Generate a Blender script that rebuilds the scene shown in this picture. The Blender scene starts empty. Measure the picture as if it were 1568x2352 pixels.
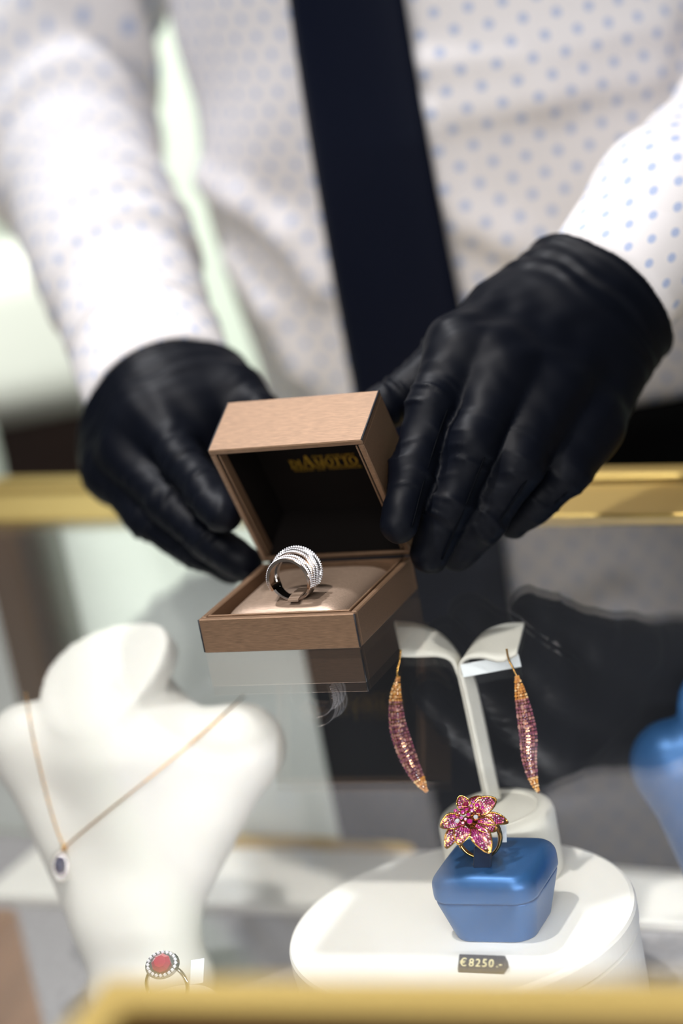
import bpy, math, random
import numpy as np
from mathutils import Vector, Matrix

random.seed(7); RNG = np.random.default_rng(7)
SC = bpy.context.scene; COL = SC.collection
MM = 0.001

# ------------------------------------------------------------------ camera
FPX = 5553.0; PITCH = 0.2802; ROLL = 0.1874; CAMH = 356.0      # all lengths below in millimetres, glass counter top at z = 0
FW = np.array([0, math.cos(PITCH), -math.sin(PITCH)]); UPV = np.array([0, math.sin(PITCH), math.cos(PITCH)]); RT = np.array([1.0, 0, 0])
CX = math.cos(ROLL)*RT - math.sin(ROLL)*UPV; CY = math.sin(ROLL)*RT + math.cos(ROLL)*UPV; CP = np.array([0, 0, CAMH])
cam = bpy.data.cameras.new('camera'); cam_o = bpy.data.objects.new('camera', cam); COL.objects.link(cam_o)
cam_o.matrix_world = Matrix(((CX[0], CY[0], -FW[0], 0), (CX[1], CY[1], -FW[1], 0), (CX[2], CY[2], -FW[2], CAMH*MM), (0, 0, 0, 1)))
cam.sensor_fit = 'VERTICAL'; cam.sensor_height = 36.0; cam.lens = FPX/2352*36.0
cam.clip_start = 0.02; cam.clip_end = 50
cam.dof.use_dof = True; cam.dof.focus_distance = 1.088; cam.dof.aperture_fstop = 2.5
SC.camera = cam_o

# ------------------------------------------------------------------ world, lights, exposure
SC.view_settings.view_transform = 'Standard'; SC.view_settings.look = 'None'
SC.view_settings.exposure = 0.0; SC.view_settings.gamma = 1.0; SC.view_settings.use_curve_mapping = False
SC.cycles.use_denoising = True
SC.cycles.max_bounces = 10; SC.cycles.transparent_max_bounces = 24; SC.cycles.glossy_bounces = 6; SC.cycles.sample_clamp_indirect = 6.0
world = bpy.data.worlds.new('World'); SC.world = world; world.use_nodes = True
world.node_tree.nodes['Background'].inputs[0].default_value = (0.95, 0.97, 1.0, 1)
world.node_tree.nodes['Background'].inputs[1].default_value = 0.10

def area(name, loc, target, size, power, color=(1, 1, 1), size_y=None, spread=180):
    l = bpy.data.lights.new(name, 'AREA'); l.energy = power; l.color = color; l.size = size*MM; l.spread = math.radians(spread)
    if size_y: l.shape = 'RECTANGLE'; l.size_y = size_y*MM
    else: l.shape = 'DISK'
    o = bpy.data.objects.new(name, l); COL.objects.link(o); o.location = Vector(loc)*MM
    dv = Vector(target)-Vector(loc); o.rotation_euler = dv.to_track_quat('-Z', 'Y').to_euler()
    return o
area('ceiling_downlight_key', (-330, 660, 1500), (-10, 1070, 20), 70, 0.6, (1.0, 0.95, 0.92), spread=32)
area('ceiling_downlight_back', (-330, 1500, 1560), (-20, 1080, 0), 90, 3.6, (0.97, 0.97, 1.0), spread=80)
area('fill_light_rear', (-500, 1750, 1700), (-350, 2900, -300), 700, 19, (0.97, 1.0, 0.95), spread=75)  # added fill lamp without a known source, brightens back wall and armchair
area('fill_light_front', (-280, -250, 1050), (90, 1300, 120), 900, 15, (1.0, 0.98, 0.97))  # added softbox fill from the camera side, lifts the shirt; no known fixture

# ------------------------------------------------------------------ helpers
YAW = 0.4375
W_ = np.array([math.cos(YAW), -math.sin(YAW), 0]); D_ = np.array([math.sin(YAW), math.cos(YAW), 0]); Z_ = np.array([0, 0, 1.0])
def V(*a): return np.array(a, float)
def ray(x, y): return FW + CX*(x-784)/FPX - CY*(y-1176)/FPX
def at(x, y, dist): return CP + ray(x, y)*dist
def atz(x, y, z):
    r = ray(x, y); return CP + r*(z-CAMH)/r[2]
def nrm(v): v = np.asarray(v, float); return v/np.linalg.norm(v)
def lin(h):
    h = h.lstrip('#'); c = [int(h[i:i+2], 16)/255 for i in (0, 2, 4)]
    return tuple(x/12.92 if x <= 0.04045 else ((x+0.055)/1.055)**2.4 for x in c)+(1.0,)

def mesh_obj(name, verts, faces, mat=None, parent=None, smooth=False, origin=None):
    v = np.asarray(verts, float)
    o_ = np.zeros(3) if origin is None else np.asarray(origin, float)
    me = bpy.data.meshes.new(name); me.from_pydata(((v-o_)*MM).tolist(), [], faces if isinstance(faces, list) else faces.tolist()); me.validate(); me.update()
    if smooth: me.polygons.foreach_set('use_smooth', [True]*len(me.polygons))
    if mat: me.materials.append(mat)
    o = bpy.data.objects.new(name, me); COL.objects.link(o)
    if parent is not None:
        o.parent = parent; o.matrix_parent_inverse = Matrix.Identity(4)
        po = np.array(abs_loc(parent)); o.location = Vector(o_*MM - po) if origin is not None else Vector(-po)
    else: o.location = Vector(o_*MM)
    return o
def abs_loc(o):
    l = np.array(o.location[:])
    while o.parent: o = o.parent; l = l+np.array(o.location[:])
    return l
def tag(o, label, cat, group=None, kind=None):
    if label: o['label'] = label
    if cat: o['category'] = cat
    if group: o['group'] = group
    if kind: o['kind'] = kind
    return o
def thing(name, loc, label, cat, group=None):
    o = bpy.data.objects.new(name, None); COL.objects.link(o); o.location = Vector(loc)*MM; o.empty_display_size = 0.02
    return tag(o, label, cat, group)

class MB:
    """collects geometry of ONE part"""
    def __init__(s): s.v = []; s.f = []; s.n = 0
    def add(s, v, f):
        v = np.asarray(v, float); s.v.append(v); s.f += [tuple(int(i)+s.n for i in q) for q in f]; s.n += len(v); return s
    def build(s, name, mat, parent=None, smooth=False, origin=None):
        return mesh_obj(name, np.concatenate(s.v), s.f, mat, parent, smooth, origin)

def box_vf(o, a, b, c, bev=0.0):
    """box from corner o with edge vectors a,b,c; chamfered edges if bev"""
    o, a, b, c = (np.asarray(x, float) for x in (o, a, b, c))
    if bev <= 0:
        v = [o, o+a, o+a+b, o+b, o+c, o+a+c, o+a+b+c, o+b+c]
        return v, [(0, 3, 2, 1), (4, 5, 6, 7), (0, 1, 5, 4), (1, 2, 6, 5), (2, 3, 7, 6), (3, 0, 4, 7)]
    la, lb, lc = (np.linalg.norm(x) for x in (a, b, c)); ea, eb, ec = a/la, b/lb, c/lc
    v = []; idx = {}
    for i in (0, 1):
        for j in (0, 1):
            for k in (0, 1):
                p = o+a*i+b*j+c*k; sg = (1-2*i, 1-2*j, 1-2*k)
                for ax in range(3):      # vertex on the face normal to ax: inset along the other two
                    q = p.copy()
                    for t, e in enumerate((ea, eb, ec)):
                        if t != ax: q = q+e*bev*sg[t]
                    idx[(i, j, k, ax)] = len(v); v.append(q)
    f = []
    for s in (0, 1):
        f.append([idx[(s, j, k, 0)] for j, k in ((0, 0), (1, 0), (1, 1), (0, 1))])
        f.append([idx[(i, s, k, 1)] for i, k in ((0, 0), (1, 0), (1, 1), (0, 1))])
        f.append([idx[(i, j, s, 2)] for i, j in ((0, 0), (1, 0), (1, 1), (0, 1))])
    for s in (0, 1):
        for t in (0, 1):
            f.append([idx[(s, t, 0, 0)], idx[(s, t, 1, 0)], idx[(s, t, 1, 1)], idx[(s, t, 0, 1)]])
            f.append([idx[(s, 0, t, 0)], idx[(s, 1, t, 0)], idx[(s, 1, t, 2)], idx[(s, 0, t, 2)]])
            f.append([idx[(0, s, t, 1)], idx[(1, s, t, 1)], idx[(1, s, t, 2)], idx[(0, s, t, 2)]])
    for i in (0, 1):
        for j in (0, 1):
            for k in (0, 1): f.append([idx[(i, j, k, 0)], idx[(i, j, k, 1)], idx[(i, j, k, 2)]])
    v = np.array(v); ctr = v.mean(0); g = []
    for q in f:
        n = np.cross(v[q[1]]-v[q[0]], v[q[2]]-v[q[0]])
        g.append(tuple(q) if n@(v[list(q)].mean(0)-ctr) > 0 else tuple(q[::-1]))
    return v, g

def frames(pts, up=None):
    pts = np.asarray(pts, float); t = np.gradient(pts, axis=0); t /= np.linalg.norm(t, axis=1)[:, None]
    n = np.cross(t[0], [0, 0, 1] if up is None else up)
    if np.linalg.norm(n) < 1e-3: n = np.cross(t[0], [1, 0, 0])
    N = []; n = nrm(n)
    for k in range(len(pts)):
        n = n-t[k]*(n@t[k]); n = nrm(n); N.append(n)
    N = np.array(N); return t, N, np.cross(t, N)
def tube_vf(pts, rad, seg=10, closed=False, cap=True, flat=1.0, up=None):
    pts = np.asarray(pts, float); m = len(pts); rad = np.broadcast_to(np.asarray(rad, float), (m,))
    if closed:
        ext = np.concatenate([pts[-2:], pts, pts[:2]]); t, N, B = frames(ext, up); N = N[2:-2]; B = B[2:-2]
    else: t, N, B = frames(pts, up)
    a = np.linspace(0, 2*math.pi, seg, endpoint=False)
    v = (pts[:, None, :] + rad[:, None, None]*(np.cos(a)[None, :, None]*N[:, None, :] + flat*np.sin(a)[None, :, None]*B[:, None, :])).reshape(-1, 3)
    f = []
    for i in range(m if closed else m-1):
        for j in range(seg):
            k = (i+1) % m; f.append((i*seg+j, i*seg+(j+1) % seg, k*seg+(j+1) % seg, k*seg+j))
    if cap and not closed: f.append(tuple(range(seg))[::-1]); f.append(tuple((m-1)*seg+j for j in range(seg)))
    return v, f
def lathe_vf(c, prof, seg=64, ax=None, ex=None, ey=None, sx=1.0, sy=1.0):
    """prof: list of (radius, height)"""
    ex = V(1, 0, 0) if ex is None else ex; ey = V(0, 1, 0) if ey is None else ey; ax = Z_ if ax is None else ax
    a = np.linspace(0, 2*math.pi, seg, endpoint=False); v = []
    for r, h in prof: v.append(c+ax*h+r*(sx*np.cos(a)[:, None]*ex+sy*np.sin(a)[:, None]*ey))
    v = np.concatenate(v); f = []
    for i in range(len(prof)-1):
        for j in range(seg): f.append((i*seg+j, i*seg+(j+1) % seg, (i+1)*seg+(j+1) % seg, (i+1)*seg+j))
    f.append(tuple(range(seg))[::-1]); f.append(tuple((len(prof)-1)*seg+j for j in range(seg)))
    return v, f
def catmull(p, n=12):
    p = np.asarray(p, float); q = np.concatenate([[2*p[0]-p[1]], p, [2*p[-1]-p[-2]]]); out = []
    for i in range(1, len(q)-2):
        for t in np.linspace(0, 1, n, endpoint=False):
            out.append(0.5*((2*q[i])+(-q[i-1]+q[i+1])*t+(2*q[i-1]-5*q[i]+4*q[i+1]-q[i+2])*t*t+(-q[i-1]+3*q[i]-3*q[i+1]+q[i+2])*t**3))
    out.append(q[-2]); return np.array(out)

# ---- signed-distance modelling, meshed with surface nets
def cone(P, a, b, ra, rb):
    a = np.asarray(a, np.float32); b = np.asarray(b, np.float32); ab = b-a; t = np.clip(((P-a)@ab)/(ab@ab), 0, 1)
    d = P-a-t[..., None]*ab; return np.sqrt((d*d).sum(-1))-(ra+(rb-ra)*t)
def smin(a, b, k):
    h = np.maximum(k-np.abs(a-b), 0)/k; return np.minimum(a, b)-h*h*k*0.25
def chain(P, pts, rads, k=3.0):
    r = None
    for i in range(len(pts)-1):
        c = cone(P, pts[i], pts[i+1], rads[i], rads[i+1]); r = c if r is None else smin(r, c, k)
    return r
def surface_nets(fn, lo, hi, h):
    lo = np.asarray(lo, float); n = np.ceil((np.asarray(hi)-lo)/h).astype(int)+1
    ax = [np.arange(n[i], dtype=np.float32)*h+np.float32(lo[i]) for i in range(3)]
    F = np.empty(n, np.float32)
    st = max(1, int(400000/(n[1]*n[2])))
    for i in range(0, n[0], st):
        P = np.stack(np.meshgrid(ax[0][i:i+st], ax[1], ax[2], indexing='ij'), -1); F[i:i+st] = fn(P)
    S = F < 0
    cs = [(i, j, k) for i in (0, 1) for j in (0, 1) for k in (0, 1)]
    def sl(A, o): return A[o[0]:n[0]-1+o[0], o[1]:n[1]-1+o[1], o[2]:n[2]-1+o[2]]
    cnt = sum(sl(S, o).astype(np.int8) for o in cs); act = (cnt > 0) & (cnt < 8)
    ids = np.argwhere(act); acc = np.zeros((len(ids), 3)); num = np.zeros(len(ids))
    Fc = {o: F[ids[:, 0]+o[0], ids[:, 1]+o[1], ids[:, 2]+o[2]] for o in cs}
    for a in cs:
        for x in range(3):
            if a[x] == 0:
                b = list(a); b[x] = 1; b = tuple(b); fa, fb = Fc[a], Fc[b]; m = (fa < 0) != (fb < 0)
                t = np.where(m, fa/np.where(m, fa-fb, 1), 0); p = np.zeros((len(ids), 3)); p[:] = a; p[:, x] = t
                acc[m] += p[m]; num[m] += 1
    verts = lo+h*(ids+acc/num[:, None])
    idx = -np.ones(n-1, int); idx[tuple(ids.T)] = np.arange(len(ids))
    faces = []
    for x in range(3):
        y, z = (x+1) % 3, (x+2) % 3
        a = S; s0 = [slice(None)]*3; s1 = [slice(None)]*3; s0[x] = slice(0, n[x]-1); s1[x] = slice(1, n[x])
        A = a[tuple(s0)]; B = a[tuple(s1)]; e = np.argwhere(A != B)
        e = e[(e[:, y] > 0) & (e[:, y] < n[y]-1) & (e[:, z] > 0) & (e[:, z] < n[z]-1)]
        def cell(dy, dz):
            q = e.copy(); q[:, y] += dy; q[:, z] += dz; return idx[q[:, 0], q[:, 1], q[:, 2]]
        q = np.stack([cell(-1, -1), cell(0, -1), cell(0, 0), cell(-1, 0)], 1)
        ins = A[tuple(e.T)]; q[~ins] = q[~ins][:, ::-1]; faces.append(q)
    return verts, np.concatenate(faces)
def sdf_obj(name, fn, lo, hi, h, mat, parent=None, origin=None, disp=None, relax=2):
    v, f = surface_nets(fn, lo, hi, h)
    for _ in range(relax):
        acc = np.zeros_like(v); cnt = np.zeros(len(v))
        for i in range(4):
            for j in ((i+1) % 4, (i-1) % 4): np.add.at(acc, f[:, i], v[f[:, j]]); np.add.at(cnt, f[:, i], 1)
        v = 0.5*v+0.5*acc/np.maximum(cnt, 1)[:, None]
    if disp is not None:
        N = np.zeros_like(v); fn_ = np.cross(v[f[:, 2]]-v[f[:, 0]], v[f[:, 3]]-v[f[:, 1]])
        for i in range(4): np.add.at(N, f[:, i], fn_)
        N /= np.maximum(np.linalg.norm(N, axis=1), 1e-9)[:, None]; v = v+N*disp(v, N)[:, None]
    return mesh_obj(name, v, f, mat, parent, True, origin)
def wavy(P, scale, seed, n=5, stretch=None):
    """smooth pseudo noise, roughly -1..1"""
    r = np.random.default_rng(seed); out = np.zeros(P.shape[:-1])
    for _ in range(n):
        k = r.normal(size=3); k /= np.linalg.norm(k)
        if stretch is not None:
            s = np.asarray(stretch, float); k = k-0.85*(k@s)*s
        out += np.sin((P@k)*2*math.pi/scale*r.uniform(0.6, 1.6)+r.uniform(0, 6.28))
    return out/math.sqrt(n)

# ------------------------------------------------------------------ materials (all procedural)
def mat_new(name):
    m = bpy.data.materials.new(name); m.use_nodes = True; nt = m.node_tree; b = nt.nodes['Principled BSDF']; return m, nt, b
def pbr(name, col, rough=0.5, metal=0.0, spec=None, sheen=0.0, coat=0.0, emit=None, estr=0, bump=None, var=None, trans=0.0, ior=None, sub=0.0):
    """bump=(scale xyz, strength, distance mm); var=(scale xyz, amount) tonal variation of the thing's own colour"""
    m, nt, b = mat_new(name); c = lin(col) if isinstance(col, str) else col
    b.inputs['Base Color'].default_value = c; b.inputs['Roughness'].default_value = rough; b.inputs['Metallic'].default_value = metal
    if spec is not None: b.inputs['Specular IOR Level'].default_value = spec
    if sheen: b.inputs['Sheen Weight'].default_value = sheen; b.inputs['Sheen Roughness'].default_value = 0.4
    if coat: b.inputs['Coat Weight'].default_value = coat; b.inputs['Coat Roughness'].default_value = 0.15
    if trans: b.inputs['Transmission Weight'].default_value = trans
    if ior: b.inputs['IOR'].default_value = ior
    if sub: b.inputs['Subsurface Weight'].default_value = sub; b.inputs['Subsurface Radius'].default_value = (0.004, 0.003, 0.002)
    if emit: b.inputs['Emission Color'].default_value = lin(emit); b.inputs['Emission Strength'].default_value = estr
    tc = nt.nodes.new('ShaderNodeTexCoord')
    def noise(scale):
        rm = nt.nodes.new('ShaderNodeMapping'); rm.inputs['Rotation'].default_value = (0, 0, YAW); nt.links.new(tc.outputs['Object'], rm.inputs[0])
        mp = nt.nodes.new('ShaderNodeMapping'); mp.inputs['Scale'].default_value = scale; nt.links.new(rm.outputs[0], mp.inputs[0])
        n = nt.nodes.new('ShaderNodeTexNoise'); n.inputs['Scale'].default_value = 1.0; n.inputs['Detail'].default_value = 4; nt.links.new(mp.outputs[0], n.inputs[0]); return n
    if bump:
        n = noise(bump[0]); bp = nt.nodes.new('ShaderNodeBump'); bp.inputs['Strength'].default_value = bump[1]; bp.inputs['Distance'].default_value = bump[2]*MM
        nt.links.new(n.outputs[0], bp.inputs['Height']); nt.links.new(bp.outputs[0], b.inputs['Normal'])
    if var:
        n = noise(var[0]); mx = nt.nodes.new('ShaderNodeMix'); mx.data_type = 'RGBA'
        mx.inputs[6].default_value = tuple(x*(1-var[1]) for x in c[:3])+(1,); mx.inputs[7].default_value = tuple(min(1, x*(1+var[1])) for x in c[:3])+(1,)
        rp = nt.nodes.new('ShaderNodeMapRange'); rp.inputs[1].default_value = 0.3; rp.inputs[2].default_value = 0.7
        nt.links.new(n.outputs[0], rp.inputs[0]); nt.links.new(rp.outputs[0], mx.inputs[0]); nt.links.new(mx.outputs[2], b.inputs['Base Color'])
    return m
def col_attr_mat(name, rough, metal=0.0, coat=0.0, spec=0.8):
    m, nt, b = mat_new(name); a = nt.nodes.new('ShaderNodeAttribute'); a.attribute_name = 'stone_colour'
    nt.links.new(a.outputs['Color'], b.inputs['Base Color']); b.inputs['Roughness'].default_value = rough; b.inputs['Metallic'].default_value = metal
    b.inputs['Coat Weight'].default_value = coat; b.inputs['Coat Roughness'].default_value = 0.03; b.inputs['Specular IOR Level'].default_value = spec
    return m
def glass_mat():
    m, nt, b = mat_new('counter_glass'); nt.nodes.remove(b); out = nt.nodes['Material Output']
    g = nt.nodes.new('ShaderNodeNewGeometry'); dt = nt.nodes.new('ShaderNodeVectorMath'); dt.operation = 'DOT_PRODUCT'
    nt.links.new(g.outputs['Normal'], dt.inputs[0]); nt.links.new(g.outputs['Incoming'], dt.inputs[1])
    def M(op, a, bb=None):
        n = nt.nodes.new('ShaderNodeMath'); n.operation = op
        for i, x in enumerate((a, bb)):
            if x is None: continue
            if isinstance(x, (int, float)): n.inputs[i].default_value = x
            else: nt.links.new(x, n.inputs[i])
        return n.outputs[0]
    cs = M('ABSOLUTE', dt.outputs['Value']); inv = M('SUBTRACT', 1.0, cs); p5 = M('POWER', inv, 5.0); fr = M('ADD', M('MULTIPLY', p5, 0.957), 0.043)
    tr = nt.nodes.new('ShaderNodeBsdfTransparent'); tr.inputs[0].default_value = (0.985, 0.993, 0.988, 1)
    gl = nt.nodes.new('ShaderNodeBsdfGlossy'); gl.inputs['Roughness'].default_value = 0.0; gl.inputs[0].default_value = (1, 1, 1, 1)
    mx = nt.nodes.new('ShaderNodeMixShader'); nt.links.new(fr, mx.inputs[0]); nt.links.new(tr.outputs[0], mx.inputs[1]); nt.links.new(gl.outputs[0], mx.inputs[2])
    nt.links.new(mx.outputs[0], out.inputs['Surface']); return m
def shirt_mat():
    m, nt, b = mat_new('shirt_cotton'); a = nt.nodes.new('ShaderNodeAttribute'); a.attribute_name = 'weave'
    sp = nt.nodes.new('ShaderNodeSeparateXYZ'); nt.links.new(a.outputs['Vector'], sp.inputs[0])
    def M(op, *ar):
        n = nt.nodes.new('ShaderNodeMath'); n.operation = op
        for i, x in enumerate(ar):
            if isinstance(x, (int, float)): n.inputs[i].default_value = x
            else: nt.links.new(x, n.inputs[i])
        return n.outputs[0]
    def lattice(ox, oy):
        fx = M('SUBTRACT', M('FRACT', M('ADD', M('DIVIDE', sp.outputs[0], 15.5), ox)), 0.5); fy = M('SUBTRACT', M('FRACT', M('ADD', M('DIVIDE', sp.outputs[1], 21.0), oy)), 0.5)
        dx = M('MULTIPLY', fx, 15.5/2.2); dy = M('MULTIPLY', fy, 21.0/2.6)
        r = M('SQRT', M('ADD', M('MULTIPLY', dx, dx), M('MULTIPLY', dy, dy))); return M('LESS_THAN', r, 1.0)
    k = M('MAXIMUM', lattice(0, 0), lattice(0.5, 0.5))
    mx = nt.nodes.new('ShaderNodeMix'); mx.data_type = 'RGBA'; mx.inputs[6].default_value = lin('ece8e8'); mx.inputs[7].default_value = lin('b0bedd')
    nt.links.new(k, mx.inputs[0]); nt.links.new(mx.outputs[2], b.inputs['Base Color']); b.inputs['Roughness'].default_value = 0.85; b.inputs['Sheen Weight'].default_value = 0.1
    return m
LONG = (60, 60, 60)
M_GLASS = glass_mat()
M_GOLD_RAIL = pbr('brushed_brass', 'e3c578', 0.46, 1.0, bump=((6, 6, 700), 0.06, 0.2))
M_WOOD = pbr('mahogany', '4a1712', 0.35, 0, var=((8, 8, 90), 0.35), coat=0.3)
M_BROWNWOOD = pbr('brown_veneer', '8a6a50', 0.45, 0, var=((10, 10, 60), 0.25))
M_CASEFLOOR = pbr('grey_felt', 'a09ea0', 0.9, var=((200, 200, 200), 0.12))
M_CASEBACK = pbr('navy_back_panel', '171a22', 0.5)
M_PALEPANEL = pbr('pale_panel', 'f0f6f2', 0.7)
M_BRONZE = pbr('bronze_leatherette', '80654e', 0.48, 0.45, bump=((250, 5500, 5500), 0.4, 0.1), var=((200, 5000, 5000), 0.3))
M_BRONZE_TOP = pbr('bronze_satin', 'a08a78', 0.42, 0.5, bump=((250, 5500, 5500), 0.5, 0.1), var=((200, 5000, 5000), 0.32))
M_LINING = pbr('dark_lining', '0d0806', 0.8, spec=0.2)
M_EDGE = pbr('dark_edge_paint', '12141c', 0.5)
M_LOGO = pbr('gold_foil', 'b8942c', 0.4, 0.6)
M_SILVER = pbr('white_gold', 'd9d6d4', 0.12, 1.0)
M_ROSE = pbr('rose_gold', 'd7a37d', 0.18, 1.0)
M_WARM = pbr('warm_white_gold', 'dcc8b8', 0.14, 1.0)
M_YGOLD = pbr('yellow_gold', 'd9a860', 0.16, 1.0)
M_STONES = col_attr_mat('gem_stones', 0.22, 0.0, 0.35, 0.6)
M_DIAM = pbr('diamond_pave', 'f6f6fc', 0.12, 0.0, spec=1.0, coat=1.0)
M_GLOVE = pbr('black_satin_glove', '060912', 0.48, 0, spec=0.13, bump=((2200, 2200, 2200), 0.15, 0.1))
M_SEAM = pbr('glove_seam', '05070c', 0.7, spec=0.05)
M_TIE = pbr('navy_tie', '050c1f', 0.6, 0, spec=0.15, sheen=0.02, bump=((900, 900, 900), 0.2, 0.1))
M_TROUSER = pbr('black_trousers', '060607', 0.9, spec=0.1)
M_SHIRT = shirt_mat()
M_CREAM = pbr('cream_leatherette', 'f5f2ea', 0.5, sub=0.05)
M_CREAM2 = pbr('cream_stand', 'e3e0d5', 0.42)
M_BLUE = pbr('blue_satin_leatherette', '336195', 0.4, 0.45, bump=((3000, 3000, 3000), 0.12, 0.08), var=((2500, 2500, 2500), 0.15))
M_DBLUE = pbr('dark_blue_leatherette', '1d2c44', 0.35, 0.3)
M_TAGP = pbr('charcoal_plastic', '2c2a2a', 0.5, spec=0.3)
M_TAGGOLD = pbr('tag_gold', 'f2e6b0', 0.35, 0.35)
M_PAPER = pbr('tag_paper', 'eef3f5', 0.6)
M_WALL = pbr('wall_paint', 'dfe8da', 0.9)
M_FLOORR = pbr('shop_floor', 'bdbdb4', 0.5)
M_LED = pbr('led_strip', 'ffffff', 0.5, emit='f4f8ff', estr=5)
M_CHAIR = pbr('white_chair_leather', 'e2e4da', 0.6)
M_DARKWOOD = pbr('dark_brown_wood', '2a1408', 0.5, var=((10, 10, 60), 0.3))

# ================================================================== THE SETTING
def struct(o): o['kind'] = 'structure'; return o
struct(MB().add(*box_vf((-3000, -500, -1020), (6000, 0, 0), (0, 4500, 0), (0, 0, 20))).build('floor', M_FLOORR))
struct(MB().add(*box_vf((-3000, 3000, -1000), (6000, 0, 0), (0, 40, 0), (0, 0, 3000))).build('wall_back', M_WALL))
struct(MB().add(*box_vf((-3000, 2975, -1000), (6000, 0, 0), (0, 25, 0), (0, 0, 120))).build('baseboard_back', M_DARKWOOD))

# ------------------------------------------------------------------ glass-topped display counter
FZ = -200.0                                    # floor inside the counter
FA = atz(236, 2240, 22)*V(1, 1, 0); FD = nrm(V(183, -73.5, 0)); FN = V(-FD[1], FD[0], 0)     # front rail: start, direction, inward
RA = V(-195, 1351, 0); RD = nrm(V(357, -232, 0)); RN = V(-RD[1], RD[0], 0)     # rear rail
case = thing('display_counter', (0, 1000, FZ-30), 'glass-topped jewellery display counter with brass rails and mahogany trim', 'display counter')
poly = [RA-RD*420, FA-FD*420+FN*0-V(0, 60, 0), FA-FD*420-FN*500, FA-FN*500, FA, FA+FD*560, RA+RD*760]
def slab(pts, z0, z1):
    n = len(pts); v = [V(p[0], p[1], z0) for p in pts]+[V(p[0], p[1], z1) for p in pts]
    f = [tuple(range(n))[::-1], tuple(range(n, 2*n))]+[(i, (i+1) % n, n+(i+1) % n, n+i) for i in range(n)]
    return v, f
MB().add(*slab(poly, -2.2, 0)).build('glass_top', M_GLASS, case)
MB().add(*slab(poly, FZ-12, FZ)).build('case_floor', M_CASEFLOOR, case)
MB().add(*box_vf(FA-FN*18+V(0, 0, 14.5), FD*560, FN*18, V(0, 0, 7.5), 2.0)).build('front_rail', M_GOLD_RAIL, case)
MB().add(*box_vf(FA-FN*18.5+V(0, 0, -230), FD*560, FN*12, V(0, 0, 244), 1.0)).build('front_fascia', M_WOOD, case)
MB().add(*box_vf(FA-FN*500+V(0, 0, 14.5), FN*481.8, FD*18, V(0, 0, 7.5), 2.0)).build('front_rail', M_GOLD_RAIL, case)
MB().add(*box_vf(FA-FN*500+V(0, 0, -230), FN*481, FD*12, V(0, 0, 244), 1.0)).build('front_fascia', M_WOOD, case)
led = MB().add(*box_vf(FA+FN*2+V(0, 0, -9), FD*520, FN*7, V(0, 0, 4), 0.5)).build('light_strip', M_LED, case)
L0 = FA+FN*12+V(0, 0, -12)
area('light_strip_lamp', L0+FD*190, L0+FD*150+FN*320+V(0, 0, -150), 380, 1.7, (0.97, 0.98, 1.0), size_y=14)
# rear rail: bright lower moulding, dark groove, thin upper moulding
MB().add(*box_vf(RA-RD*420+RN*0.5+V(0, 0, -5), RD*1180, RN*49, V(0, 0, 6), 0.8)).build('rear_rail', M_GOLD_RAIL, case)
MB().add(*box_vf(RA-RD*420+RN*49.5+V(0, 0, -5), RD*1180, RN*7, V(0, 0, 4))).build('rail_groove', M_EDGE, case)
MB().add(*box_vf(RA-RD*420+RN*56.5+V(0, 0, -5), RD*1180, RN*16, V(0, 0, 8), 1.5)).build('rear_rail', M_GOLD_RAIL, case)
MB().add(*box_vf(RA+RD*190+RN*2+V(0, 0, FZ), RD*570, RN*8, V(0, 0, -FZ-6))).build('back_panel', M_CASEBACK, case)
MB().add(*box_vf(RA-RD*420+RN*2+V(0, 0, FZ), RD*609.5, RN*8, V(0, 0, -FZ-6))).build('back_panel', M_PALEPANEL, case)
p = RA+RD*34
MB().add(*box_vf(p-RD*40+V(0, 0, FZ)-RN*14, RD*26, RN*15, V(0, 0, -FZ-3), 1)).build('corner_post', pbr('bronzed_wood', '4a3410', 0.5), case)
MB().add(*box_vf(p-RD*13+V(0, 0, FZ)-RN*13, RD*22, RN*14, V(0, 0, -FZ-3), 1)).build('corner_post', M_DARKWOOD, case)
q = atz(-40, 2300, FZ)
MB().add(*box_vf(V(-188, 800, FZ), W_*34, D_*34, V(0, 0, -FZ-3), 2)).build('corner_post', M_BROWNWOOD, case)
# low white display board lying on the case floor
b0 = atz(300, 1960, FZ); b1 = atz(1500, 1995, FZ); bd = nrm((b1-b0)*V(1, 1, 0)); bn = V(-bd[1], bd[0], 0)
wb = MB().add(*box_vf(b0-bd*60-bn*68+V(0, 0, 0.05), bd*520, bn*68, V(0, 0, 6), 1)).build('display_board', M_CREAM, None)
tag(wb, 'long white display board lying flat along the rear of the case floor', 'board')
gb = MB().add(*box_vf(b0-bd*60+bn*1.5+V(0, 0, 0.05), bd*520, bn*7, V(0, 0, 10), 1)).build('brass_strip', M_GOLD_RAIL, None)
tag(gb, 'thin brass strip edging the white display board', 'strip')

# ================================================================== BRONZE RING BOX
FL = atz(470, 1501, 0); BW, BD, BH, LH, PHI = 78.0, 75.0, 16.5, 33.4, 1.113
def B(u, v, z): return FL+u*W_+v*D_+z*Z_
bx = thing('ring_box', B(BW/2, BD/2, 0), 'open bronze leatherette ring box with gold lettering, standing on the glass counter', 'box')
T = 3.0
def tray(o, a, b, c, la, lb, lc, t, bev=0.5):
    """four mitred walls and a bottom, opening towards +c"""
    m = MB()
    m.add(*box_vf(o, a*la, b*t, c*lc, bev)); m.add(*box_vf(o+b*(lb-t), a*la, b*t, c*lc, bev))
    m.add(*box_vf(o+b*t, a*t, b*(lb-2*t), c*lc, bev)); m.add(*box_vf(o+b*t+a*(la-t), a*t, b*(lb-2*t), c*lc, bev))
    m.add(*box_vf(o+b*t*0.5+a*t*0.5+c*0.02, a*(la-t), b*(lb-t), c*1.6)); return m
base = tray(B(0, 0, 0.05), W_, D_, Z_, BW, BD, BH, T).build('base', M_BRONZE, bx)
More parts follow.
